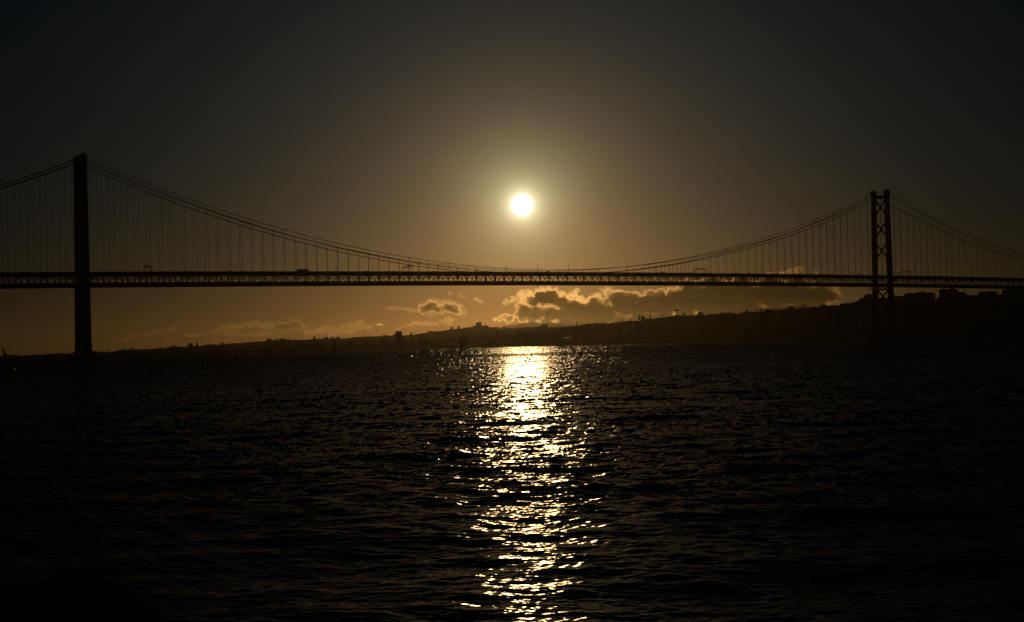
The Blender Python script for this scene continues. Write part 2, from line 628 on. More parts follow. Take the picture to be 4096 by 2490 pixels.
for (k, s), (_, e) in zip(pts[:-1], pts[1:]):
    zb0, zb1, zt0 = zbot(s), zbot(e), ztop(s)
    for y in (-4.2, -1.4, 1.4, 4.2):
        mb.bar((s, y, zb0 + 2.1), (e, y, zb1 + 2.1), .6, 1.5)
    for y in (-8.2, 8.2):
        mb.bar((s, y, zb0 + 3.6), (e, y, zb1 + 3.6), .12, .9)
        mb.bar((s, y, zt0 - 6.6), (e, y, ztop(e) - 6.6), .25, .35)
        mb.bar((s, y, zt0 - 5.3), (e, y, ztop(e) - 5.3), .2, .25)
    fr.bar((s, -TR + .5, zt0 - 2.6), (s, TR - .5, zt0 - 2.6), .7, 1.7)
    fr.bar((s, -TR + .5, zb0 + .9), (s, TR - .5, zb0 + .9), .7, 1.4)
    for y in (-9, -6, -3, 0, 3, 6, 9):
        fr.bar((s + .4, y, zt0 - 1.9), (e - .4, y, ztop(e) - 1.9), .3, .5)
mb.build('rail_deck', M['steel'], bridge)
fr.build('sway_frame', M['steel'], bridge)
for sd in (-1, 1):
    for up in (1, 0):
        mb = MB()
        xs = np.unique(np.concatenate([np.linspace(-250, 0, 23), np.linspace(0, SPAN, 89), np.linspace(SPAN, SPAN + 483, 43)]))
        mb.tube([(s, sd * CB, zcab(s, up)) for s in xs], .27 if up else .36, 8)
        for k in range(S0 + 1, S1):
            if (k % 2 != 0) == bool(up) and k not in (0, 88):
                s = k * PAN
                mb.tube([(s - .45, sd * CB, zcab(s - .45, up)), (s + .45, sd * CB, zcab(s + .45, up))], .5 if up else .6, 8)
        mb.build('main_cable', M['wire'], bridge, smooth=True)
hs = []
for k in range(S0 + 1, S1):
    if k in (0, 88):
        continue
    for sd in (-1, 1):
        s, up = k * PAN, k % 2 != 0
        z0, z1 = ztop(s) - 2.2, zcab(s, up)
        if z1 - z0 < 1.2:
            continue
        w = P1 + T2 * s - N2 * (sd * CB)
        px = FPX * w.x / w.y + 2048
        hs.append(((z1 - z0) / w.y if -20 < px < 4116 else 0, s, sd, z0, z1))
hs.sort(reverse=True)
rest = MB()
for i, (_, s, sd, z0, z1) in enumerate(hs):
    t = rest if i >= 100 else MB()
    for dx in (-.16, .16):
        t.bar((s + dx, sd * CB, z0), (s + dx, sd * CB, z1), .13, .13)
    if i < 100:
        t.build('hanger', M['wire'], bridge)
tag(rest.build('hanger', M['wire'], bridge), kind='stuff')


def make_tower(s):
    """Two slightly leaning box legs joined by a top strut and crossed braces, on a concrete pier."""
    strut = MB()
    half = lambda z: (28.4 - (28.4 - 22.7) * z / 190) / 2
    size = lambda z: .87 + .11 * (190 - z) / 115 if z > 75 else .98 + .18 * (75 - z) / 75
    strut.bar((s, -half(182), 182), (s, half(182), 182), 2.4, 3.2)
    tw = strut.build('tower', M['steel'], bridge)
    mb = MB()
    mb.bar((s, -half(66), 64.6), (s, half(66), 64.6), 2.6, 2.4)
    mb.build('portal_strut', M['steel'], tw)
    for sd in (-1, 1):
        mb = MB()
        def ring(z, k=1.0):
            a, b, y = 6.0 * size(z) * k / 2, 5.0 * size(z) * k / 2, sd * half(z)
            return [(s - a, y - b, z), (s + a, y - b, z), (s + a, y + b, z), (s - a, y + b, z)]
        mb.hexa(ring(9), ring(75))
        mb.hexa(ring(75.003), ring(183))
        mb.hexa(ring(183.003, 1.14), ring(188.6, 1.18))
        mb.hexa(ring(188.603, 1.34), ring(189.2, 1.34))
        for z in (164, 142.5, 120, 97, 60, 40):
            mb.hexa(ring(z, 1.05), ring(z + 3.2, 1.05))
        mb.build('leg', M['steel'], tw)
        cp = MB()
        y = sd * half(190)
        for a, b, z, h in ((5.2, 3.0, 189.2, .9), (3.4, 2.2, 190.1, 1.0), (1.6, 1.4, 191.1, .9)):
            cp.box((s, y, z + h / 2), (a, b, h))
        for dx in (-2.9, 2.9):
            for dy in (-2, 2):
                cp.bar((s + dx, y + dy, 189.2), (s + dx, y + dy, 190.4), .12)
        cp.bar((s, y, 192), (s, y, 193.6), .12)
        cp.build('saddle_housing', M['steel'], tw)
    for z0, z1 in ((157, 180), (130, 151), (102.5, 124), (45.5, 65), (23, 44)):
        for sg in (-1, 1):
            mb = MB()
            mb.bar((s + sg * .32, -sg * half(z0) + sg * 1.6, z0), (s + sg * .32, sg * half(z1) - sg * 1.6, z1), .62, 2.3)
            mb.build('cross_brace', M['steel'], tw)
    mb = MB()
    n = 28
    lo, hi = [], []
    for i in range(n):
        t = 2 * math.pi * i / n
        c, q = math.cos(t), math.sin(t)
        e = .35
        x, y = 12 * abs(c) ** e * (1 if c > 0 else -1), 19 * abs(q) ** e * (1 if q > 0 else -1)
        lo.append((s + x, y, -6))
        hi.append((s + x, y, 5.4))
    mb.add(lo + hi, [tuple(range(n))[::-1], tuple(range(n, 2 * n))] + [(i, (i + 1) % n, (i + 1) % n + n, i + n) for i in range(n)])
    for sd in (-1, 1):
        mb.box((s, sd * 14.1, 7.2), (9.2, 8.2, 3.6))
    for dx, dy in ((-10.5, -17), (10.5, -17), (10.5, 17), (-10.5, 17)):
        mb.box((s + dx, dy, 6.2), (1.2, 1.2, 1.6))
    mb.build('pier', M['concrete'], tw)


make_tower(0.0)
make_tower(SPAN)


def on_bridge(s, y, z):
    p = P1 + T2 * s - N2 * y
    return Vector((p.x, p.y, z))


def s_at(x, y):
    """Distance along the deck at which photo column x crosses the line offset y from its centre."""
    r = ray(x, 1090)
    a = P1 - N2 * y
    det = r.x * (-T2.y) + T2.x * r.y
    return (r.x * a.y - r.y * a.x) / (r.y * T2.x - r.x * T2.y)


# lamp posts along both edges
lp = empty('lamp_post', (0, 0, 0))
mb = MB()
mb.tube([(0, 0, -.2), (0, 0, 8.0)], [.2, .12], 6)
mb.build('pole', M['steel_light'], lp)
mb = MB()
mb.tube([(0, 0, 8.0), (0, .5, 9.2), (0, 1.4, 9.95), (0, 2.6, 10.2)], .08, 6)
mb.build('arm', M['steel_light'], lp)
mb = MB()
mb.hexa([(-.16, 2.4, 10.1), (.16, 2.4, 10.1), (.12, 3.5, 10.24), (-.12, 3.5, 10.24)], [(-.16, 2.4, 10.32), (.16, 2.4, 10.32), (.12, 3.5, 10.36), (-.12, 3.5, 10.36)])
mb.build('lamp_head', M['steel_light'], lp)
lk = kids_of(lp)
nearx = [64, 240, 416.7, 581, 739, 897, 1045.8, 1189.6, 1335.7, 1470, 1605, 1738.6, 1863, 1984.4, 2109.7, 2225.6, 2341.9, 2458.8, 2568.5, 2688, 2783, 2885, 2985]
farx = [136, 477.5, 637, 797, 945, 1089.6, 1236.7, 1372, 1505, 1766, 1889.6, 2014.6, 2131.5, 2246.7]
sp_l = 39.62
off_n = float(np.median([(s_at(x, -10.9) - 443) % sp_l for x in nearx[5:18]]))
off_f = float(np.median([(s_at(x, 10.9) - 443) % sp_l for x in farx[3:]]))
used = False
for y, off, rz, lab, grp in ((-10.9, off_n, 0, 'thin grey lamp post with curved arm on the bridge edge facing the camera', 'lamp posts on the near edge of the bridge'),
                             (10.9, off_f, math.pi, 'thin grey lamp post with curved arm on the far edge of the bridge', 'lamp posts on the far edge of the bridge')):
    for k in range(-16, 26):
        s = 443 + off + k * sp_l
        if not -110 < s < 1300 or abs(s) < 4 or abs(s - SPAN) < 4:
            continue
        o = copy_thing(lp, lk) if used else lp
        used = True
        o.location = on_bridge(s, y, ztop(s) - 1.15)
        o.rotation_euler = (0, 0, BR + rz)
        tag(o, lab, 'lamp post', grp)

# overhead sign gantries
gn = empty('sign_gantry', (0, 0, 0))
for y in (-10.6, 10.6):
    mb = MB()
    mb.bar((0, y, -.2), (0, y, 6.6), .42)
    mb.bar((1.1, y, -.2), (1.1, y, 6.6), .25)
    mb.build('post', M['steel_light'], gn)
mb = MB()
for z in (5.7, 6.6):
    for x in (0, 1.1):
        mb.bar((x, -10.6, z), (x, 10.6, z), .24)
for j in range(10):
    y = -10.6 + j * 2.12
    mb.bar((0, y, 5.7), (0, y + 2.12, 6.6), .14)
    mb.bar((0, y + 2.12, 5.7), (0, y + 2.12, 6.6), .14)
mb.build('beam', M['steel_light'], gn)
for y in (-6.2, -2.0, 2.0, 6.2):
    mb = MB()
    mb.box((-.3, y, 6.5), (.16, 1.5, 1.5))
    mb.build('sign_panel', M['sign'], gn)
gk = kids_of(gn)
for i, (x, lab) in enumerate(((588, 'overhead sign gantry on the deck beside the left tower'), (1630, 'overhead sign gantry under the sagging cable left of the sun'),
                              (2801, 'overhead sign gantry on the deck right of the sun'), (3616, 'overhead sign gantry on the deck beyond the right tower'))):
    o = gn if i == 0 else copy_thing(gn, gk)
    s = s_at(x, 0)
    o.location = on_bridge(s, 0, ztop(s) - 1.15)
    o.rotation_euler = (0, 0, BR)
    tag(o, lab, 'sign gantry', 'sign gantries over the roadway')

# traffic


def car_mesh(name, paint, van=0.0):
    mb = MB()
    h = 1.48 + van
    body = [(-2.15, .35), (2.1, .35), (2.2, .62), (2.1, .86), (1.2, .98), (.55, h - .06), (.2, h), (-1.1 - van, h), (-1.5 - van * .8, h - .1), (-2.0, 1.0), (-2.2, .9)]
    mb.prism(body, -.86, .86, 0)
    gl = [(1.0, 1.0), (.5, h - .14), (-1.1, h - .14), (-1.6, 1.02)]
    mb.prism(gl, -.875, -.862, 1)
    mb.prism(gl, .862, .875, 1)
    for x in (-1.35, 1.35):
        for y in (-.8, .8):
            mb.tube([(x, y - .11, .32), (x, y + .11, .32)], .32, 12, 2)
    return mb.build(name, [paint, M['glass'], M['rubber']])


car_protos = [car_mesh('car', M['grey']), car_mesh('car', M['whitepaint']), car_mesh('car', M['red']), car_mesh('van', M['whitepaint'], .55)]
cars = [97, 646, 665, 750, 813, 918, 974, 1045, 1371, 1465, 1548, 1579, 1735, 1807, 2191, 2330, 2552, 2651, 2765, 2950, 2994, 3030, 3257, 3319, 3432, 3700, 3900]
fl = [False] * 4
vanlab = {918: 'boxy white van on the bridge deck left of the sun', 2651: 'boxy white van on the bridge deck right of the sun', 3257: 'boxy white van on the bridge deck nearing the right tower'}
for i, x in enumerate(cars):
    y = random.choice((-8.2, -5.0, -8.2))
    j = 3 if x in vanlab else i % 3
    o = car_protos[j].copy() if fl[j] else car_protos[j]
    if fl[j]:
        C.objects.link(o)
    fl[j] = True
    s = s_at(x, y)
    o.location = on_bridge(s, y, ztop(s) - 1.14)
    o.rotation_euler = (0, 0, BR + (0 if i % 2 else math.pi))
    if j == 3:
        tag(o, vanlab[x], 'van', 'vans crossing the bridge')
    else:
        tag(o, ('small grey car crossing the bridge behind the parapet', 'small white car crossing the bridge behind the parapet', 'small red car crossing the bridge behind the parapet')[j],
            'car', ('grey', 'white', 'red')[j] + ' cars crossing the bridge')
s = s_at(1212, -8)
bus = empty('bus', on_bridge(s, -8, ztop(s) - 1.14), BR)
mb = MB()
mb.prism([(-6, .4), (5.9, .4), (6.0, 1.2), (5.8, 2.9), (5.5, 3.05), (-5.8, 3.05), (-6, 2.8)], -1.25, 1.25)
mb.box((-2, 0, 3.13), (2.4, 1.5, .2))
mb.build('body', M['whitepaint'], bus)
for y in (-1.262, 1.262):
    mb = MB()
    mb.box((0, y, 2.1), (10.6, .016, 1.0))
    mb.build('window', M['glass'], bus)
for x in (-3.6, 4.0):
    for y in (-1.1, 1.1):
        mb = MB()
        mb.tube([(x, y - .15, .5), (x, y + .15, .5)], .5, 14)
        mb.build('wheel', M['rubber'], bus)
tag(bus, 'long white bus standing tall above the parapet on the left half of the bridge', 'bus')

# maintenance platform slung under the deck by the right tower
pf = empty('maintenance_platform', on_bridge(1002, 0, zbot(1002)), BR)
mb = MB()
mb.box((0, 0, -3.0), (5.0, 30, .35))
mb.build('floor', M['steel_light'], pf)
mb = MB()
for x in (-2.4, 2.4):
    for z in (-2.0, -1.2):
        mb.bar((x, -15, z), (x, 15, z), .12)
    for j in range(16):
        mb.bar((x, -15 + 2 * j, -2.9), (x, -15 + 2 * j, -1.2), .12)
mb.build('guard_rail', M['steel_light'], pf)
for y in (-9, 9):
    mb = MB()
    for x in (-2.2, 2.2):
        mb.bar((x, y, -3), (x, y, .3), .35)
    mb.build('hanger_frame', M['steel_light'], pf)
tag(pf, 'steel maintenance platform hung under the deck beside the right tower', 'platform')

# ------------------------------------------------------------------ buildings


def building(name, x0, x1, ytop, D, label, wall, depth=18, roof='flat', base_drop=22, bits=(), cat='building', group=None, rz=0.0):
    """A block as wide as photo columns x0..x1 at distance D with its top at row ytop; bits: rooftop boxes (fraction, width, height)."""
    D = D or far_d((x0 + x1) / 2) - 15
    p0, p1 = at(x0, ytop, D), at(x1, ytop, D)
    w, z1 = (p1 - p0).length, (p0.z + p1.z) / 2
    c = (p0 + p1) / 2
    z0 = z1 - base_drop
    o = empty(name, (c.x, c.y, z0), rz)
    mb = MB()
    H = z1 - z0
    if roof == 'flat':
        mb.box((0, depth / 2, H / 2 - .4), (w, depth, H - .8))
        mb.build('wall', M[wall], o)
        mb = MB()
        for a, b, sx, sy in ((0, .15, w + .3, .3), (0, depth - .15, w + .3, .3), (-w / 2 + .15, depth / 2, .3, depth - .6), (w / 2 - .15, depth / 2, .3, depth - .6)):
            mb.box((a, b, H - .35), (sx, sy, .9))
        mb.box((0, depth / 2, H - .74), (w - .6, depth - .6, .1))
        rf = mb.build('roof', M['flatroof'], o)
        for fx, bw, bh in bits:
            mb = MB()
            mb.box((fx * w, depth / 2, H + bh / 2 - .7), (bw, min(depth * .5, bw), bh))
            mb.build('stair_housing', M[wall], rf)
    else:
        e = H - min(3.2, w * .22)
        mb.box((0, depth / 2, e / 2), (w, depth, e))
        mb.build('wall', M[wall], o)
        mb = MB()
        v = [(-w / 2 - .4, -.4, e + .003), (w / 2 + .4, -.4, e + .003), (w / 2 + .4, depth + .4, e + .003), (-w / 2 - .4, depth + .4, e + .003)]
        if roof == 'lean':                                      # long low-pitched sheet roof falling towards the river
            tilt = math.tan(R(3.1))
            v = [(x, y, z + (y + .4) * tilt) for x, y, z in v]
            mb.hexa(v, [(x, y, z + .35) for x, y, z in v])
            mb.build('roof', M['metalroof'], o)
        else:
            k = min(w, depth) * .5
            mb.add(v + [(-w / 2 + k * .9, depth / 2, H), (w / 2 - k * .9, depth / 2, H)], [(3, 2, 1, 0), (0, 1, 5, 4), (1, 2, 5), (2, 3, 4, 5), (3, 0, 4)])
            rf = mb.build('roof', M['tile'], o)
            mb = MB()
            mb.box((w * .18, depth * .36, H - .2), (.9, .7, 1.8))
            mb.build('chimney', M[wall], rf)
    tag(o, label, cat, group)
    return o


D_R = 2870
building('apartment_block', 3628, 3741, 1174, D_R, 'wide flat-roofed apartment block on the skyline just right of the right tower', 'wall_a', 22, base_drop=26,
         bits=((-.36, 7, 2.6), (-.05, 9, 3.2), (.12, 6, 4.2), (.34, 8, 2.4)))
building('apartment_block', 3768, 3833, 1158, D_R - 40, 'tallest boxy apartment block on the skyline, second right of the right tower', 'wall_b', 20, base_drop=30, bits=((-.3, 6, 2.4), (.2, 9, 2.8)))
building('apartment_block', 3834, 3863, 1169, D_R + 10, 'lower narrow wing touching the tallest skyline block on its right', 'wall_b', 18, base_drop=24, bits=((.1, 5, 1.6),))
building('apartment_block', 3864, 3924, 1182, D_R + 30, 'long low terrace block between the taller blocks at the right skyline', 'wall_c', 20, base_drop=20, bits=((-.3, 3, 3.6),))
building('apartment_block', 3925, 3990, 1169, D_R - 20, 'stepped grey block under the bridge deck near the right edge', 'wall_c', 20, base_drop=26, bits=((-.35, 5, 2.4), (.05, 10, 3.0), (.38, 6, 2)))
building('apartment_block', 4024, 4130, 1157, D_R + 20, 'large pale block at the right edge rising to touch the deck line', 'wall_a', 24, base_drop=34, bits=((-.3, 8, 3), (.15, 14, 4)))
building('apartment_block', 3584, 3623, 1188, D_R + 40, 'low block with stepped roof peeping out right behind the right tower', 'wall_c', 18, base_drop=20, bits=((.1, 10, 2.6), (-.3, 5, 1.5)))
building('apartment_block', 3465, 3500, 1180, 2930, 'block with stepped roof on the hill left behind the right tower', 'wall_b', 18, base_drop=26, bits=((-.1, 7, 3), (.25, 5, 2)))
building('apartment_block', 3443, 3466, 1194, 2940, 'smaller lower block one step down the hill left of the right tower', 'wall_a', 16, base_drop=22)
building('castle_block', 1904, 1926, 1291, None, 'tall square keep-like building crowning the hill left of the sun path', 'stone', 22, base_drop=32, bits=((-.42, 3, 3.2), (-.12, 3, 3.2), (.15, 3, 3.2), (.43, 3, 3.2)))
building('long_wing', 1891, 1904, 1304, None, 'lower wing joined to the left of the keep-like hilltop building', 'wall_a', 30, base_drop=22, bits=((0, 5, 2.6),))
building('long_wing', 1926, 1953, 1304, None, 'lower wing with domed roof right of the keep-like hilltop building', 'wall_a', 30, base_drop=22, bits=((.1, 14, 4), (.1, 8, 6.5)))
building('long_wing', 1961, 1994, 1310, None, 'long low roofed building on the ridge right of the hilltop keep', 'wall_c', 26, base_drop=16, bits=((0, 6, 2),))
building('tower_block', 2168, 2186, 1297, None, 'small square tower block on the ridge in front of the distant mountain', 'wall_c', 18, base_drop=26, bits=((-.2, 5, 2),))
building('low_block', 2151, 2168, 1305, None, 'low flat block leaning against the small tower block on the ridge', 'wall_a', 18, base_drop=16)
building('tower_block', 1116, 1139, 1355, None, 'plain square block standing alone on the distant left ridge', 'wall_c', 20, base_drop=22)
building('grain_silo', 1094, 1115, 1374, 3520, 'dark square silo building on the far bank below the ridge block', 'wall_c', 16, base_drop=24, bits=((.1, 5, 1.5),))
building('warehouse', 1125, 1297, 1380, 3540, 'very long low waterfront warehouse left of the slab monument', 'wall_a', 30, base_drop=12, bits=((-.36, 4, 3), (-.02, 4, 3), (.22, 4, 3.2)))
building('low_block', 490, 502, 1397, None, 'narrow pale block on the low ridge just right of the left tower', 'wall_a', 14, base_drop=12)
building('low_block', 516, 530, 1394, None, 'wide flat block on the low ridge right of the left tower', 'wall_c', 18, base_drop=12)
building('low_block', 686, 697, 1384, None, 'small block on the crest of the distant left ridge', 'wall_b', 14, base_drop=12)
building('low_block', 1345, 1357, 1348, None, 'small square block above the moored sailboat on the left ridge', 'wall_c', 16, base_drop=14)
building('low_block', 1530, 1543, 1341, None, 'boxy house on the ridge just left of the slab monument', 'wall_b', 16, base_drop=14)
building('low_block', 1573, 1582, 1338, None, 'small boxy house touching the slab monument on its left in view', 'wall_a', 14, base_drop=14)
building('mansion', 2331, 2376, 1295, 4380, 'long mansion with hipped roof among trees right of the sun path', 'wall_a', 24, 'hip', 14)
building('mansion', 2887, 2946, 1253, 3700, 'long flat mansion on the ridge crest above the right water', 'wall_c', 20, 'flat', 14, bits=((-.3, 9, 2.2),))
building('hall', 1835, 1871, 1343, 4060, 'pale block hall on the slope behind the sailboat with triangular sail', 'wall_c', 20, 'flat', 20)
for x0, x1, y, D, lab in ((2719, 2762, 1303, 3350, 'long sheet roof glinting on the slope below the right ridge'), (2256, 2292, 1348, 3700, 'sheet-roofed shed glinting behind the bare-masted sailboat'),
                          (2476, 2510, 1310, 3750, 'sheet roof with faint shine high on the slope right of the sun path'), (2535, 2558, 1314, 3700, 'small sheet-roofed shed on the slope beside the shining roof'),
                          (1770, 1782, 1354, 4000, 'small bright-roofed shed near the shore left of the sun path'), (2486, 2500, 1335, 3400, 'small shining roof low on the slope right of the sun path')):
    building('shed', x0, x1, y, D, lab, 'wall_c', 22, 'lean', 12, cat='shed')

# houses on the slopes, copied from three kinds
hp = []
for nm, w, d, h, wl in (('house', 9, 9, 7.5, 'wall_a'), ('house', 13, 9, 9.5, 'wall_b'), ('house', 8, 8, 11, 'wall_c')):
    o = empty(nm, (0, 0, 0))
    mb = MB()
    mb.box((0, 0, h / 2 - 1), (w, d, h + 2))
    mb.build('wall', M[wl], o)
    mb = MB()
    e = h + .003
    k = d * .5
    mb.add([(-w / 2 - .4, -d / 2 - .4, e), (w / 2 + .4, -d / 2 - .4, e), (w / 2 + .4, d / 2 + .4, e), (-w / 2 - .4, d / 2 + .4, e), (-w / 2 + k * .8, 0, e + 2.4), (w / 2 - k * .8, 0, e + 2.4)],
           [(3, 2, 1, 0), (0, 1, 5, 4), (1, 2, 5), (2, 3, 4, 5), (3, 0, 4)])
    mb.build('roof', M['tile'], o)
    hp.append((o, kids_of(o)))
hf = [False] * 3
hlab = [('low cream house with tiled roof', 'wide ochre house with tiled roof', 'tall grey house with tiled roof'),]


def place_house(x, t, prof, dist, sh, where, j):
    o, k = hp[j]
    if hf[j]:
        o = copy_thing(o, k)
    hf[j] = True
    Dr, Ds = dist(x), sh(x)
    D = Ds + (Dr - Ds) * t
    zr = ridge_z(prof, dist, x)
    r = ray(x, 1383 + (2048 - x) * .0235)
    o.location = (r.x / r.y * D, D, 2.2 + (zr - 2.2) * t ** 1.25 - .8)
    o.rotation_euler = (0, 0, random.uniform(-.6, .6))
    tag(o, hlab[0][j] + ' ' + where, 'house', hlab[0][j] + 's ' + where)


for i in range(46):
    x = random.uniform(1960, 4090)
    place_house(x, random.uniform(.25, .97), NEAR, near_d, shore, 'on the dark right-hand hillside', i % 3)
for i in range(26):
    x = random.uniform(560, 2120)
    place_house(x, random.choice((1.0, .99, random.uniform(.7, 1))), FAR, far_d, lambda x: shore(x) if x < 770 else shore(x) + 420, 'along the hazy distant ridge', i % 3)

# slab monument on the waterfront
DM = 3600
b = at(1596, 1391, DM)
mo = empty('slab_monument', (b.x, b.y, 1.5))
mb = MB()
zt = at(1596, 1326, DM).z - 1.5
mb.prism([(-7.6, 4), (7.6, 4), (7.4, zt), (-7.4, zt)], -3.4, 3.4)
for i in range(3):
    mb.box((0, -3.5, zt * (.45 + .18 * i)), (13.2, .3, .5))
mb.build('shaft', M['stone'], mo)
mb = MB()
mb.prism([(-10, 0), (10, 0), (9.4, 13), (8.6, 17), (7.7, 21), (-7.7, 21), (-8.6, 17), (-9.6, 12)], -9, 6)
mb.build('flared_base', M['stone'], mo)
mb = MB()
for sd in (-1, 1):
    for i in range(8):
        mb.box((sd * 10.4, -8 + i * 1.6, 4 + i * .7), (1.0, .9, 3.4))
mb.build('figure_frieze', M['stone'], mo)
mb = MB()
mb.box((0, 0, -.6), (30, 30, 1.2))
mb.build('plinth', M['concrete'], mo)
tag(mo, 'tall stone slab monument with flared base on the far waterfront', 'monument')

# tower cranes on the skyline
for x, ytop, ybot, jl, jr, D, lab in ((1668, 1320, 1341, 1655, 1676, far_d(1668) - 10, 'small tower crane on the ridge right of the slab monument'),
                                      (1750, 1312, 1330, 1727, 1757, far_d(1750) - 10, 'tower crane with level jib left of the hilltop keep'),
                                      (2214, 1295, 1312, 2188, 2228, far_d(2214) - 10, 'tower crane with long jib right of the small tower block')):
    p, q, a, b2 = at(x, ybot, D), at(x, ytop, D), at(jl, ytop + 6, D), at(jr, ytop + 6, D)
    o = empty('tower_crane', (p.x, p.y, p.z - 6))
    hh = q.z - p.z + 6
    mb = MB()
    for dx, dy in ((-.8, -.8), (.8, -.8), (.8, .8), (-.8, .8)):
        mb.bar((dx, dy, 0), (dx, dy, hh - 5), .35)
    for i in range(int(hh / 2.2)):
        mb.bar((-.8, -.8, i * 2.2), (.8, -.8, i * 2.2 + 2.2), .22)
        mb.bar((.8, .8, i * 2.2), (-.8, .8, i * 2.2 + 2.2), .22)
    mb.bar((0, 0, hh - 5), (0, 0, hh), .8)
    mb.build('mast', M['crane'], o)
    mb = MB()
    xa, xb = a.x - p.x, b2.x - p.x
    for dy in (-.6, .6):
        mb.bar((xa, dy, hh - 5), (xb, dy, hh - 5), .4)
    mb.bar((xa, 0, hh - 3.9), (xb, 0, hh - 3.9), .35)
    mb.bar((xa * .8, 0, hh - 3.9), (0, 0, hh), .2)
    mb.bar((xb * .8, 0, hh - 3.9), (0, 0, hh), .2)
    mb.build('jib', M['crane'], o)
    mb = MB()
    mb.box((xb - .8, 0, hh - 6), (2.4, 1.6, 2.4))
    mb.build('counterweight', M['concrete'], o)
    mb = MB()
    mb.box((.6, -1.4, hh - 6), (1.4, 1.4, 2.0))
    mb.build('cab', M['glass'], o)
    tag(o, lab, 'crane', 'tower cranes on the skyline')

# ------------------------------------------------------------------ trees


def tree_proto(name, h, kind, seed):
    r2 = random.Random(seed)
    o = empty(name, (0, 0, 0))
    mb = MB()
    th = {'round': .55, 'cone': .9, 'umbrella': .85, 'cypress': .9}[kind]
    mb.tube([(0, 0, -1.5), (.1, 0, h * th * .5), (0, .1, h * th)], [h * .035, h * .025, h * .01], 6)
    if kind in ('round', 'umbrella'):
        for i in range(6):
            a = i * 1.05
            mb.tube([(0, 0, h * (.35 if kind == 'round' else .66)), (math.cos(a) * h * .2, math.sin(a) * h * .2, h * (.62 if kind == 'round' else .82))], [h * .014, h * .006], 4)
    mb.build('trunk', M['bark'], o)
    mb = MB()
    for i in range(420):
        for _ in range(50):
            x, y, z = r2.uniform(-1, 1), r2.uniform(-1, 1), r2.uniform(-1, 1)
            if kind == 'round':
                ok = x * x + y * y + z * z < 1 - .35 * math.sin(5 * x + 3 * z + seed) ** 2
                p = (x * h * .42, y * h * .42, h * .62 + z * h * .38)
            elif kind == 'umbrella':
                ok = x * x + y * y + z * z < 1 - .3 * math.sin(6 * x + seed) ** 2
                p = (x * h * .42, y * h * .42, h * .84 + z * h * .17)
            else:
                wd = (1 - z) / 2
                wd = wd * (.8 + .3 * math.sin(z * 22)) if kind == 'cone' else wd ** .6
                ok = math.hypot(x, y) < wd
                k = .3 if kind == 'cone' else .14
                p = (x * h * k, y * h * k, h * .55 + z * h * .45)
            if ok:
                break
        sz = h * r2.uniform(.025, .055)
        u = Vector((r2.gauss(0, 1), r2.gauss(0, 1), r2.gauss(0, 1))).normalized() * sz
        w = u.orthogonal().normalized() * sz * .7
        p = Vector(p)
        mb.add([p - u, p - w, p + u, p + w], [(0, 1, 2, 3)])
    mb.build('crown', M['leafdark' if kind in ('cone', 'cypress') else 'leaf'], o)
    return o, kids_of(o)


TP = dict(round=[tree_proto('broadleaf_tree', 9, 'round', 1), tree_proto('broadleaf_tree', 7, 'round', 2)], cone=[tree_proto('conifer_tree', 14, 'cone', 3)],
          umbrella=[tree_proto('umbrella_pine', 13, 'umbrella', 4)], cypress=[tree_proto('cypress_tree', 12, 'cypress', 5)])
tused = set()


def put_tree(kind, x, prof, dist, label, group, scale=1.0, t=1.0, dy=0.0, var=0):
    o, k = TP[kind][var]
    key = (kind, var)
    if key in tused:
        o = copy_thing(o, k)
    tused.add(key)
    D = dist(x) * t
    r = ray(x, 1383 + (2048 - x) * .0235)
    o.location = (r.x / r.y * D, D, ridge_z(prof, dist, x) * (1 if t == 1 else t ** 1.2) - .6 + dy)
    o.scale = (scale, scale, scale * random.uniform(.85, 1.15))
    o.rotation_euler = (0, 0, random.uniform(0, 6.28))
    tag(o, label, 'tree', group)


for x, kind, sc, lab in ((2559, 'cypress', 1.6, 'tall narrow pointed tree left of the other skyline conifers'), (2603, 'cone', 1.05, 'pointed conifer on the skyline second of four standing right of the sun path'),
                         (2710, 'umbrella', 1.25, 'lollipop shaped pine standing clear on the skyline with a bare trunk'), (2737, 'cone', 1.0, 'broad dark conifer right beside the lollipop shaped pine'),
                         (2305, 'cypress', .9, 'first of three small pointed trees left of the hipped mansion'), (2309, 'cypress', 1.05, 'middle and tallest of three small pointed trees left of the hipped mansion'),
                         (2320, 'cypress', .8, 'last of three small pointed trees left of the hipped mansion'), (2492, 'cypress', .9, 'slim pointed tree above the shining roof'),
                         (2989, 'cypress', 1.0, 'thin pointed tree of a close pair on the right ridge'), (2994, 'cypress', .85, 'shorter pointed tree of a close pair on the right ridge'),
                         (3050, 'cone', .6, 'small pointed conifer alone on the right ridge'), (3211, 'cypress', .7, 'thin pointed tree on a step of the ridge'), (3227, 'cypress', .8, 'slim pointed tree right of the ridge step'),
                         (2579, 'cypress', .9, 'leaning thin pointed tree between two taller conifers'), (2424, 'cypress', .5, 'tiny pointed tree on the ridge right of the hipped mansion'), (3755, 'cone', .55, 'small conifer in the gap between two skyline apartment blocks'),
                         (3088, 'cone', .55, 'little conifer on the smooth part of the right ridge')):
    put_tree(kind, x, NEAR, near_d, lab, None, sc)
for i in range(120):
    x = random.uniform(2330, 4096)
    put_tree('round', x, NEAR, near_d, 'small round dark tree on the crest of the right-hand ridge', 'round trees on the right-hand ridge', random.uniform(.35, .8), var=i % 2)
for i in range(60):
    x = random.uniform(1000, 2300)
    put_tree('round', x, NEAR, near_d, 'round dark tree on the low wooded shore below the hazy ridge', 'round trees along the far shore', random.uniform(.7, 1.4), var=i % 2)
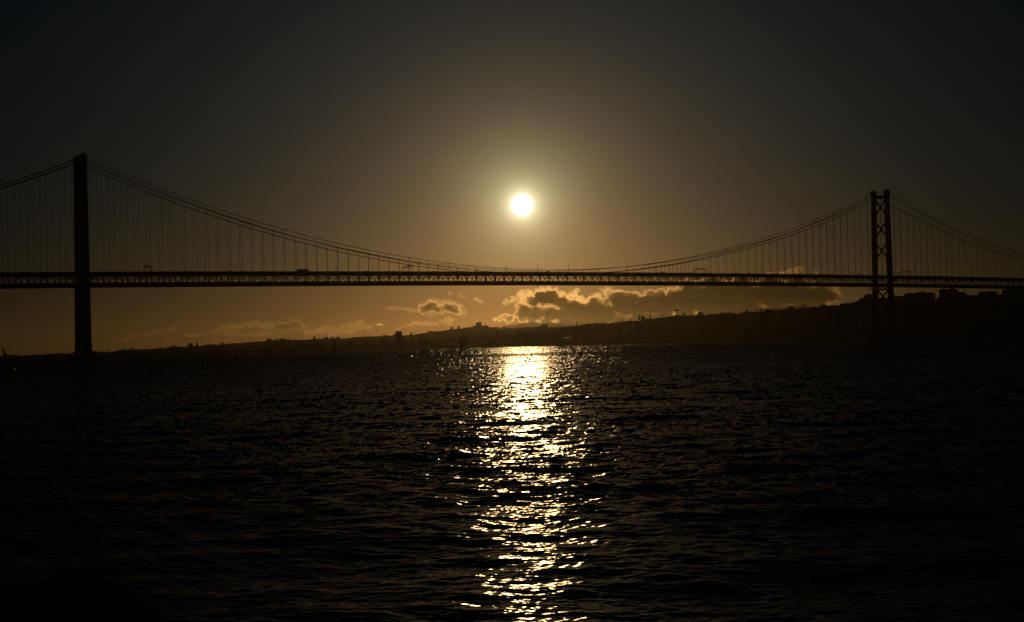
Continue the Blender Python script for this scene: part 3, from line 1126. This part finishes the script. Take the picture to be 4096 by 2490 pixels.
for i in range(70):
    x = random.uniform(150, 2300)
    put_tree('round', x, FAR, far_d, 'tiny round tree on the crest of the hazy distant ridge', 'round trees on the distant ridge', random.uniform(.4, 1.0), var=i % 2)
for x in (1155, 1462, 1660, 1815):
    put_tree('umbrella', x, FAR, far_d, {1155: 'flat-topped pine beside the lone square ridge block', 1462: 'flat-topped pine midway along the distant left ridge', 1660: 'flat-topped pine under the small crane', 1815: 'flat-topped pine at the foot of the hilltop rise'}[x], 'flat-topped pines on the distant ridge', .8)

# ------------------------------------------------------------------ boats


def hull_part(o, ln, bm, dr, m):
    mb = MB()
    secs = []
    for t in np.linspace(-.5, .5, 13):
        u = t + .5
        w = bm / 2 * (1 - max(0, (u - .45) / .55) ** 2.2) * (.75 + .25 * min(1, u / .35))
        fb = dr * (1 + .35 * max(0, u - .5) ** 1.5)
        secs.append([(t * ln, -w, fb), (t * ln, -w * .82, .1), (t * ln, -w * .3, -.45), (t * ln, w * .3, -.45), (t * ln, w * .82, .1), (t * ln, w, fb)])
    vs = [v for s_ in secs for v in s_]
    fs = [(i * 6 + k, (i + 1) * 6 + k, (i + 1) * 6 + k + 1, i * 6 + k + 1) for i in range(12) for k in range(5)]
    fs += [(i * 6 + 5, (i + 1) * 6 + 5, (i + 1) * 6, i * 6) for i in range(12)] + [(5, 4, 3, 2, 1, 0), tuple(72 + k for k in range(6))]
    mb.add(vs, fs)
    return mb.build('hull', M[m], o)


def sailboat(x, y, mast_px, hull_m, head, label, sails=(), hullmat='white', loc=None, heel=0.0, cat='sailboat', cover=False):
    p = loc or onwater(x, y)
    o = empty('sailboat', (p.x, p.y, 0), head)
    o.rotation_euler = (heel, 0, head)
    hm = mast_px * p.y / FPX
    fb = .11 * hull_m
    hull_part(o, hull_m, .32 * hull_m, fb, hullmat)
    mb = MB()
    mb.prism([(-.22 * hull_m, fb * .95), (.2 * hull_m, fb * .95), (.12 * hull_m, fb * 1.55), (-.2 * hull_m, fb * 1.6)], -.09 * hull_m, .09 * hull_m)
    mb.build('cabin', M['white' if hullmat == 'white' else 'navy'], o)
    mb = MB()
    mx = .08 * hull_m
    mb.tube([(mx, 0, fb), (mx, 0, hm)], [.16, .09], 8)
    mb.bar((mx, -.08 * hull_m, hm * .55), (mx, .08 * hull_m, hm * .55), .1)
    mb.build('mast', M['alu'], o)
    mb = MB()
    mb.tube([(mx, 0, fb + 1.3), (-.38 * hull_m, 0, fb + 1.2)], .1, 6)
    bo = mb.build('boom', M['alu'], o)
    if cover:
        mb = MB()
        mb.tube([(mx - .1, 0, fb + 1.6), (-.1 * hull_m, 0, fb + 1.65), (-.37 * hull_m, 0, fb + 1.4)], [.32, .26, .14], 8)
        mb.build('sail_cover', M['sailcover'], bo)
    mb = MB()
    for q in ((.49 * hull_m, 0, fb * 1.1), (-.48 * hull_m, 0, fb), (mx, .15 * hull_m, fb), (mx, -.15 * hull_m, fb)):
        mb.bar((mx, 0, hm * .98), q, .05)
    mb.build('rigging', M['alu'], o)

    def sail(nm, a, b2, c, belly):
        mb = MB()
        a, b2, c = Vector(a), Vector(b2), Vector(c)
        n = 8
        vs, fs = [], []
        for side in (0, .04):
            for i in range(n + 1):
                for j in range(n + 1):
                    u, v = i / n, j / n
                    pnt = a.lerp(b2, u).lerp(c, v)
                    pnt.y += belly * math.sin(math.pi * u) * (1 - v) + side
                    vs.append(pnt)
        m1 = (n + 1) * (n + 1)
        for i in range(n):
            for j in range(n):
                q = (i * (n + 1) + j, (i + 1) * (n + 1) + j, (i + 1) * (n + 1) + j + 1, i * (n + 1) + j + 1)
                fs += [q, tuple(k + m1 for k in q[::-1])]
        mb.add(vs, fs)
        mb.build(nm, M['sail'], o, smooth=True)
    if 'main' in sails:
        sail('mainsail', (mx - .15, 0, fb + 1.5), (-.36 * hull_m, .1 * hull_m, fb + 1.4), (mx - .15, 0, hm * .97), .06 * hull_m)
    if 'jib' in sails:
        sail('jib', (.46 * hull_m, 0, fb * 1.2), (mx, .12 * hull_m, fb * 1.3), (mx + .1, 0, hm * .86), .05 * hull_m)
    tag(o, label, cat)
    return o


sailboat(713, 1430.5, 55, 10.5, 1.2, 'bare-masted sailboat off the far shore, first right of the left tower', cover=True)
sailboat(834, 1419.5, 18, 7, .6, 'tiny bare-masted sailboat near the far bank, left of two other tiny masts')
sailboat(989, 1416, 24, 8, 2.0, 'tiny sailboat with dark hull below the far ridge, middle of three', hullmat='navy')
sailboat(1023, 1414, 17, 7, .3, 'tiny sailboat below the far ridge, rightmost of three small masts')
sailboat(1339, 1413.5, 71, 10.5, .35, 'large sailboat with a pale narrow sail set against the left far shore', ('main',), heel=.03)
sailboat(1851, 1402, 58, 8.2, .25, 'dark sailboat with triangular sail left of the sun glitter', ('main', 'jib'), 'navy')
sailboat(2252, 1391.5, 53, 12.2, .1, 'dark-hulled bare-masted sailboat at the right edge of the sun glitter', hullmat='navy', cover=True)
sailboat(2013, 1388, 17, 8, 1.0, 'tiny sailboat with pale sail close under the far shore', ('main',), loc=at(2013, 1387, 3620))
sailboat(3122, 1367, 44, 9.5, 1.9, 'white sail standing against the black right-hand shore', ('main', 'jib'), loc=at(3122, 1361, 2600))
sailboat(554, 1428, 14, 6, .2, 'tiny sailboat by the far bank between the left tower and the first mast', loc=at(554, 1427, 2700))
lb = onwater(14, 1489)
o = sailboat(14, 1489, 106, 8.6, 1.25, 'nearest sailboat cut by the left edge of the picture, mast leaning left', heel=0, hullmat='navy', loc=Vector((lb.x, 545, 0)), cover=True)
o.rotation_euler = Matrix.Rotation(1.25, 3, 'Z').to_euler()
o.rotation_euler = (Matrix.Rotation(-R(15), 3, 'Y') @ Matrix.Rotation(1.25, 3, 'Z')).to_euler()
mb = MB()
mb.tube([(.69, -.2, 3.4), (.69, -.2, 5.5), (.69, -.2, 8.6)], [.34, .42, .16], 8)
mb.build('furled_jib', M['sailcover'], o)
for q in ((-3.2, -.9, 1.35), (-2.2, -1.1, 1.5), (-3.6, .4, 1.4)):  # invented mirror balls, added at the stern to catch sun glints
    mb = MB()
    mb.ball(q, .13, nu=16, nv=10)
    mb.build('glint_ball', M['chrome'], o, smooth=True)
# motor boats
for x, y, ln, lab, dd in ((2131, 1388, 7.6, 'small motor boat with thin aerial on the bright strip below the far shore', 3350), (926, 1417, 11, 'blunt dark motor boat near the far bank between tiny masts', 3050)):
    p = at(x, y, dd)
    o = empty('motor_boat', (p.x, p.y, 0), .1)
    hull_part(o, ln, .34 * ln, .15 * ln, 'navy')
    mb = MB()
    mb.prism([(-.3 * ln, .14 * ln), (.22 * ln, .14 * ln), (.1 * ln, .36 * ln), (-.28 * ln, .36 * ln)], -.13 * ln, .13 * ln)
    mb.build('cabin', M['white'], o)
    mb = MB()
    mb.prism([(-.2 * ln, .25 * ln), (.12 * ln, .25 * ln), (.08 * ln, .33 * ln), (-.2 * ln, .33 * ln)], -.136 * ln, -.131 * ln)
    mb.build('window', M['glass'], o)
    mb = MB()
    mb.bar((-.1 * ln, 0, .35 * ln), (-.1 * ln, 0, 1.5 * ln if x > 2000 else .7 * ln), .12)
    mb.build('aerial', M['alu'], o)
    tag(o, lab, 'motor boat')

# ------------------------------------------------------------------ shore rocks in the foreground


def boulder(label, c, size, rz, seed):
    mb = MB()
    nu, nv = 72, 40
    r2 = np.random.default_rng(seed)
    vs = []
    fr_ = [(r2.normal(0, 1, 3), r2.uniform(0, 6.28), k) for k in (1.6, 2.4, 3.6, 5.5, 8, 12, 17, 24, 34) for _ in range(3)]
    q = Matrix.Rotation(rz, 3, 'Z')
    for j in range(nv + 1):
        ph = math.pi * j / nv
        for i in range(nu):
            th = 2 * math.pi * i / nu
            d = np.array((math.sin(ph) * math.cos(th), math.sin(ph) * math.sin(th), math.cos(ph)))
            rad = 1.0
            for a, b_, k in fr_:
                s_ = math.sin(float(np.dot(a, d)) * k * .6 + b_)
                rad += .08 / k * (1 - 2 * abs(s_))
            e = np.sign(d) * np.abs(d) ** .8 * rad
            v = q @ Vector((e[0] * size[0], e[1] * size[1], e[2] * size[2]))
            vs.append((c[0] + v.x, c[1] + v.y, c[2] + v.z))
    fs = [(j * nu + i, (j + 1) * nu + i, (j + 1) * nu + (i + 1) % nu, j * nu + (i + 1) % nu) for j in range(nv) for i in range(nu)]
    mb.add(vs, fs)
    o = mb.build('boulder', M['rock'], smooth=True)
    tag(o, label, 'rock', 'shore rocks in the lower left corner')


boulder('big rounded dark shore rock sloping down to the right in the lower left corner', (-6.45, 21.5, 0.0), (1.75, 2.4, 2.42), .15, 3)
boulder('taller dark shore rock cut off by the left edge of the picture', (-8.15, 21.7, .2), (1.25, 2.2, 2.6), .5, 5)

# ------------------------------------------------------------------ clouds: vapour volumes with sunlight tone in their colour, far beyond the hills
CD = 34000.0
CU = CD / FPX


def cloud(label, blobs, density, seed, g_=.89, levels=((9, .42), (7, .4)), vox=13.0, name='cloud', squash=.8, wide=1.1, billow=1.0, lit_tint=(.72, .61, .41)):
    r2 = random.Random(seed)
    sph = []
    for x, y, r in blobs:
        p = at(x, y, CD)
        sph.append((Vector((p.x, p.y + r2.uniform(-.5, .5) * r * CU, p.z)), r * CU))
    cur = list(sph)
    for n, k in levels:
        nx = []
        for p, r in cur:
            for _ in range(n):
                d = Vector((r2.gauss(0, 1), r2.gauss(0, 1) * .8, r2.gauss(.25, .8)))
                d.normalize()
                rr_ = r * k * r2.uniform(.55, 1.25)
                if rr_ < vox * .75:
                    continue
                nx.append((p + Vector((d.x * wide, d.y, d.z * squash)) * r * r2.uniform(.75, 1.12), rr_))
        sph += nx
        cur = nx
    mb = MB()
    for p, r in sph:
        mb.ball(p, r, (wide, 1, squash), 10, 7)
    o = mb.build(name, volmat('cloud_vapour', density, lit_tint, g_))
    md = o.modifiers.new('merge_puffs', 'REMESH')
    md.mode = 'VOXEL'
    md.voxel_size = vox
    for sz, st in ((95, 70), (38, 30)):
        tx = bpy.data.textures.new('vapour_billow', 'CLOUDS')
        tx.noise_scale = sz
        tx.noise_depth = 3
        dm = o.modifiers.new('billow', 'DISPLACE')
        dm.texture = tx
        dm.texture_coords = 'GLOBAL'
        dm.strength = st * billow * min(1, vox / 11)
        dm.mid_level = .5
    tag(o, label, 'cloud')
    return o


BIG = [(2330, 1245, 40), (2290, 1235, 36), (2380, 1240, 42), (2100, 1248, 32), (2140, 1258, 34), (2200, 1255, 36), (2260, 1262, 36), (2320, 1270, 34), (2420, 1255, 44), (2490, 1225, 46), (2470, 1195, 34),
       (2560, 1230, 52), (2530, 1195, 30), (2640, 1220, 54), (2600, 1180, 20), (2720, 1205, 56), (2690, 1178, 24), (2800, 1195, 60), (2890, 1190, 62), (2980, 1185, 60), (3070, 1180, 58), (3150, 1180, 54),
       (3230, 1180, 50), (3290, 1180, 42), (3325, 1185, 28), (2750, 1150, 30), (2850, 1140, 36), (2960, 1135, 36), (3080, 1130, 34), (3180, 1130, 34), (2420, 1215, 20), (2090, 1275, 18), (2180, 1285, 20),
       (2130, 1292, 20), (2190, 1296, 24), (2250, 1300, 28), (2320, 1300, 30), (2400, 1295, 34), (2480, 1285, 36), (2560, 1280, 40), (2640, 1270, 40), (2740, 1260, 42), (2840, 1255, 42), (2930, 1250, 42), (3020, 1245, 42), (3110, 1238, 40), (3200, 1230, 36), (3270, 1220, 28), (2240, 1318, 26), (2320, 1322, 30), (2400, 1318, 34), (2480, 1312, 38), (2560, 1308, 42), (2640, 1298, 42), (2740, 1292, 44), (2840, 1285, 44), (2930, 1278, 44), (3020, 1272, 44), (3110, 1262, 42), (3200, 1250, 38), (3270, 1235, 28), (2280, 1285, 26), (2360, 1275, 30), (2440, 1270, 30), (3160, 1088, 12), (3195, 1082, 13), (3130, 1094, 9), (3260, 1098, 8)]
cloud('huge dark cloud bank lying above the right-hand hills under the bridge', BIG, .020, 1, billow=1.5, lit_tint=(.62, .51, .34))
cloud('pale vapour rim hanging round the huge dark cloud bank', [(x, y - 3, r * 1.16 + 3) for x, y, r in BIG], .0004, 21, levels=((9, .4),), billow=2.2)
cloud('dark cloud puff with bright rim below the bridge, right of the sun', [(2140, 1205, 24), (2170, 1190, 30), (2200, 1195, 30), (2235, 1210, 26), (2260, 1222, 16), (2120, 1212, 14)], .026, 2, billow=1.7, lit_tint=(.60, .50, .33))
cloud('glowing ragged cloud fringe around the dark puff under the sun', [(2015, 1215, 9), (2035, 1208, 12), (2058, 1198, 15), (2085, 1185, 20), (2090, 1205, 18), (2120, 1180, 22), (2110, 1165, 12), (2160, 1165, 18),
      (2195, 1160, 18), (2225, 1170, 18), (2250, 1180, 18), (2110, 1222, 12)], .0016, 3, levels=((10, .45), (9, .42)), vox=10, billow=1.9, lit_tint=(.88, .75, .5))
cloud('bright torn cloud streaming right beside the dark puff', [(2275, 1195, 18), (2295, 1185, 20), (2305, 1165, 14), (2320, 1200, 20), (2345, 1205, 18), (2290, 1218, 18), (2320, 1225, 14), (2370, 1222, 12), (2400, 1228, 10), (2270, 1232, 9), (2250, 1240, 6)],
      .0018, 4, levels=((10, .45), (9, .42)), vox=10, billow=1.9, lit_tint=(.88, .75, .5))
cloud('glowing cloud crest above the bank, right of the torn cloud', [(2370, 1195, 16), (2390, 1185, 16), (2415, 1165, 13), (2435, 1158, 12), (2450, 1172, 14), (2480, 1182, 9)], .0018, 5, levels=((10, .45), (9, .42)), vox=10, billow=1.9, lit_tint=(.88, .75, .5))
cloud('lit edge of cloud climbing to the bridge deck on the right', [(2525, 1178, 12), (2550, 1185, 14), (2590, 1172, 10), (2650, 1190, 14), (2690, 1180, 14), (2720, 1165, 14), (2760, 1150, 12)], .0018, 6, vox=10)
cloud('twin-humped dark cloud floating above the hilltop keep', [(1705, 1238, 20), (1730, 1228, 24), (1750, 1240, 18), (1785, 1232, 20), (1810, 1235, 22), (1830, 1250, 13), (1690, 1248, 12), (1765, 1250, 12)], .020, 7, billow=1.8, lit_tint=(.56, .46, .30))
cloud('thin glowing veil wrapped around the twin-humped cloud', [(1553, 1234, 7), (1566, 1233, 8), (1580, 1235, 9), (1595, 1236, 9), (1610, 1235, 9), (1625, 1236, 9), (1640, 1241, 10), (1655, 1246, 10), (1672, 1240, 10), (1690, 1222, 12), (1730, 1206, 12), (1765, 1206, 12), (1800, 1210, 12), (1840, 1226, 12), (1850, 1250, 12), (1720, 1262, 10), (1860, 1262, 8), (1745, 1204, 11), (1783, 1205, 11), (1820, 1217, 11), (1848, 1238, 11)],
      .0011, 8, vox=8, wide=1.4, billow=1.8)
cloud('small dark cloud sitting low above the ridge right of the keep', [(2000, 1275, 13), (2020, 1268, 15), (2035, 1280, 16), (2045, 1270, 12), (1980, 1278, 9), (2030, 1262, 8)], .022, 9, vox=9)
cloud('tiny bright cloud wisp high left under the bridge', [(1800, 1172, 7), (1806, 1178, 5)], .002, 10, vox=5, billow=2.4)
cloud('tiny bright cloud wisp between the other two wisps', [(1838, 1180, 5), (1843, 1188, 6), (1860, 1196, 5)], .002, 11, vox=5, billow=2.4)
cloud('feathery bright cloud wisp left of the glowing fringe', [(1905, 1196, 7), (1915, 1204, 9), (1925, 1210, 7), (1920, 1192, 5)], .002, 12, vox=5, billow=2.4)
cloud('low chain of dim dark puffs in the orange haze left of the twin-humped cloud', [(1100, 1314, 12), (1120, 1312, 16), (1145, 1308, 19), (1172, 1300, 18), (1186, 1290, 12), (1200, 1304, 14), (1222, 1308, 11), (1118, 1300, 11), (1150, 1318, 12), (1085, 1318, 8)], .018, 13, vox=9, billow=1.5, lit_tint=(.38, .295, .165))
cloud('dim broken cloud at the left end of the low chain', [(868, 1324, 10), (885, 1318, 12), (905, 1312, 14), (925, 1312, 12), (945, 1312, 10), (965, 1308, 12), (985, 1301, 12), (1005, 1302, 13), (1028, 1298, 15), (1050, 1304, 16), (1070, 1302, 14), (1085, 1300, 10)], .009, 14, vox=9, wide=1.5, billow=1.7, lit_tint=(.38, .295, .165))
cloud('faint wide cloud smear low over the left ridge', [(x, 1338 + 5 * math.sin(x / 37), 11 + 3 * math.sin(x / 23)) for x in range(760, 1120, 18)], .003, 15, vox=9, wide=1.8, squash=.6, billow=1.6, lit_tint=(.38, .295, .165))
cloud('dim humped cloud low over the ridge between chain and monument', [(1225, 1334, 9), (1245, 1331, 11), (1268, 1327, 13), (1290, 1322, 15), (1310, 1317, 15), (1335, 1321, 15), (1360, 1322, 15), (1385, 1317, 17), (1408, 1309, 16), (1428, 1300, 13), (1440, 1288, 9), (1455, 1312, 13), (1480, 1313, 11), (1330, 1334, 14), (1400, 1328, 14)], .009, 19, vox=9, wide=1.3, billow=1.6, lit_tint=(.38, .295, .165))
cloud('small lens-shaped dark cloud above the slab monument', [(1508, 1300, 6), (1517, 1299, 7), (1526, 1301, 5)], .012, 16, vox=6, squash=.6)
cloud('patchy low cloud between the slab monument and the keep', [(1590, 1314, 7), (1615, 1308, 7), (1640, 1302, 9), (1658, 1295, 10), (1678, 1293, 9), (1700, 1297, 9), (1722, 1298, 8), (1745, 1296, 8), (1768, 1288, 8), (1790, 1278, 11), (1806, 1282, 9), (1798, 1292, 8)], .010, 17, vox=8, wide=1.4, billow=1.6, lit_tint=(.38, .295, .165))
cloud('faint small cloud low over the left ridge near the tower', [(465, 1355, 7), (482, 1361, 6), (500, 1364, 7), (515, 1358, 7), (524, 1349, 7), (540, 1342, 7), (565, 1343, 7), (590, 1340, 8), (615, 1336, 9), (640, 1332, 9), (670, 1322, 8), (695, 1313, 8)], .005, 18, vox=8, wide=1.8, billow=1.6, lit_tint=(.38, .295, .165))

# ------------------------------------------------------------------ haze
mb = MB()
mb.box((0, 13400, 229), (36000, 27600, 460))
hz = mb.build('haze', volmat('evening_haze', .42e-5, (1.0, .84, .5), .87))
hz.display_type = 'WIRE'
tag(hz, kind='stuff')
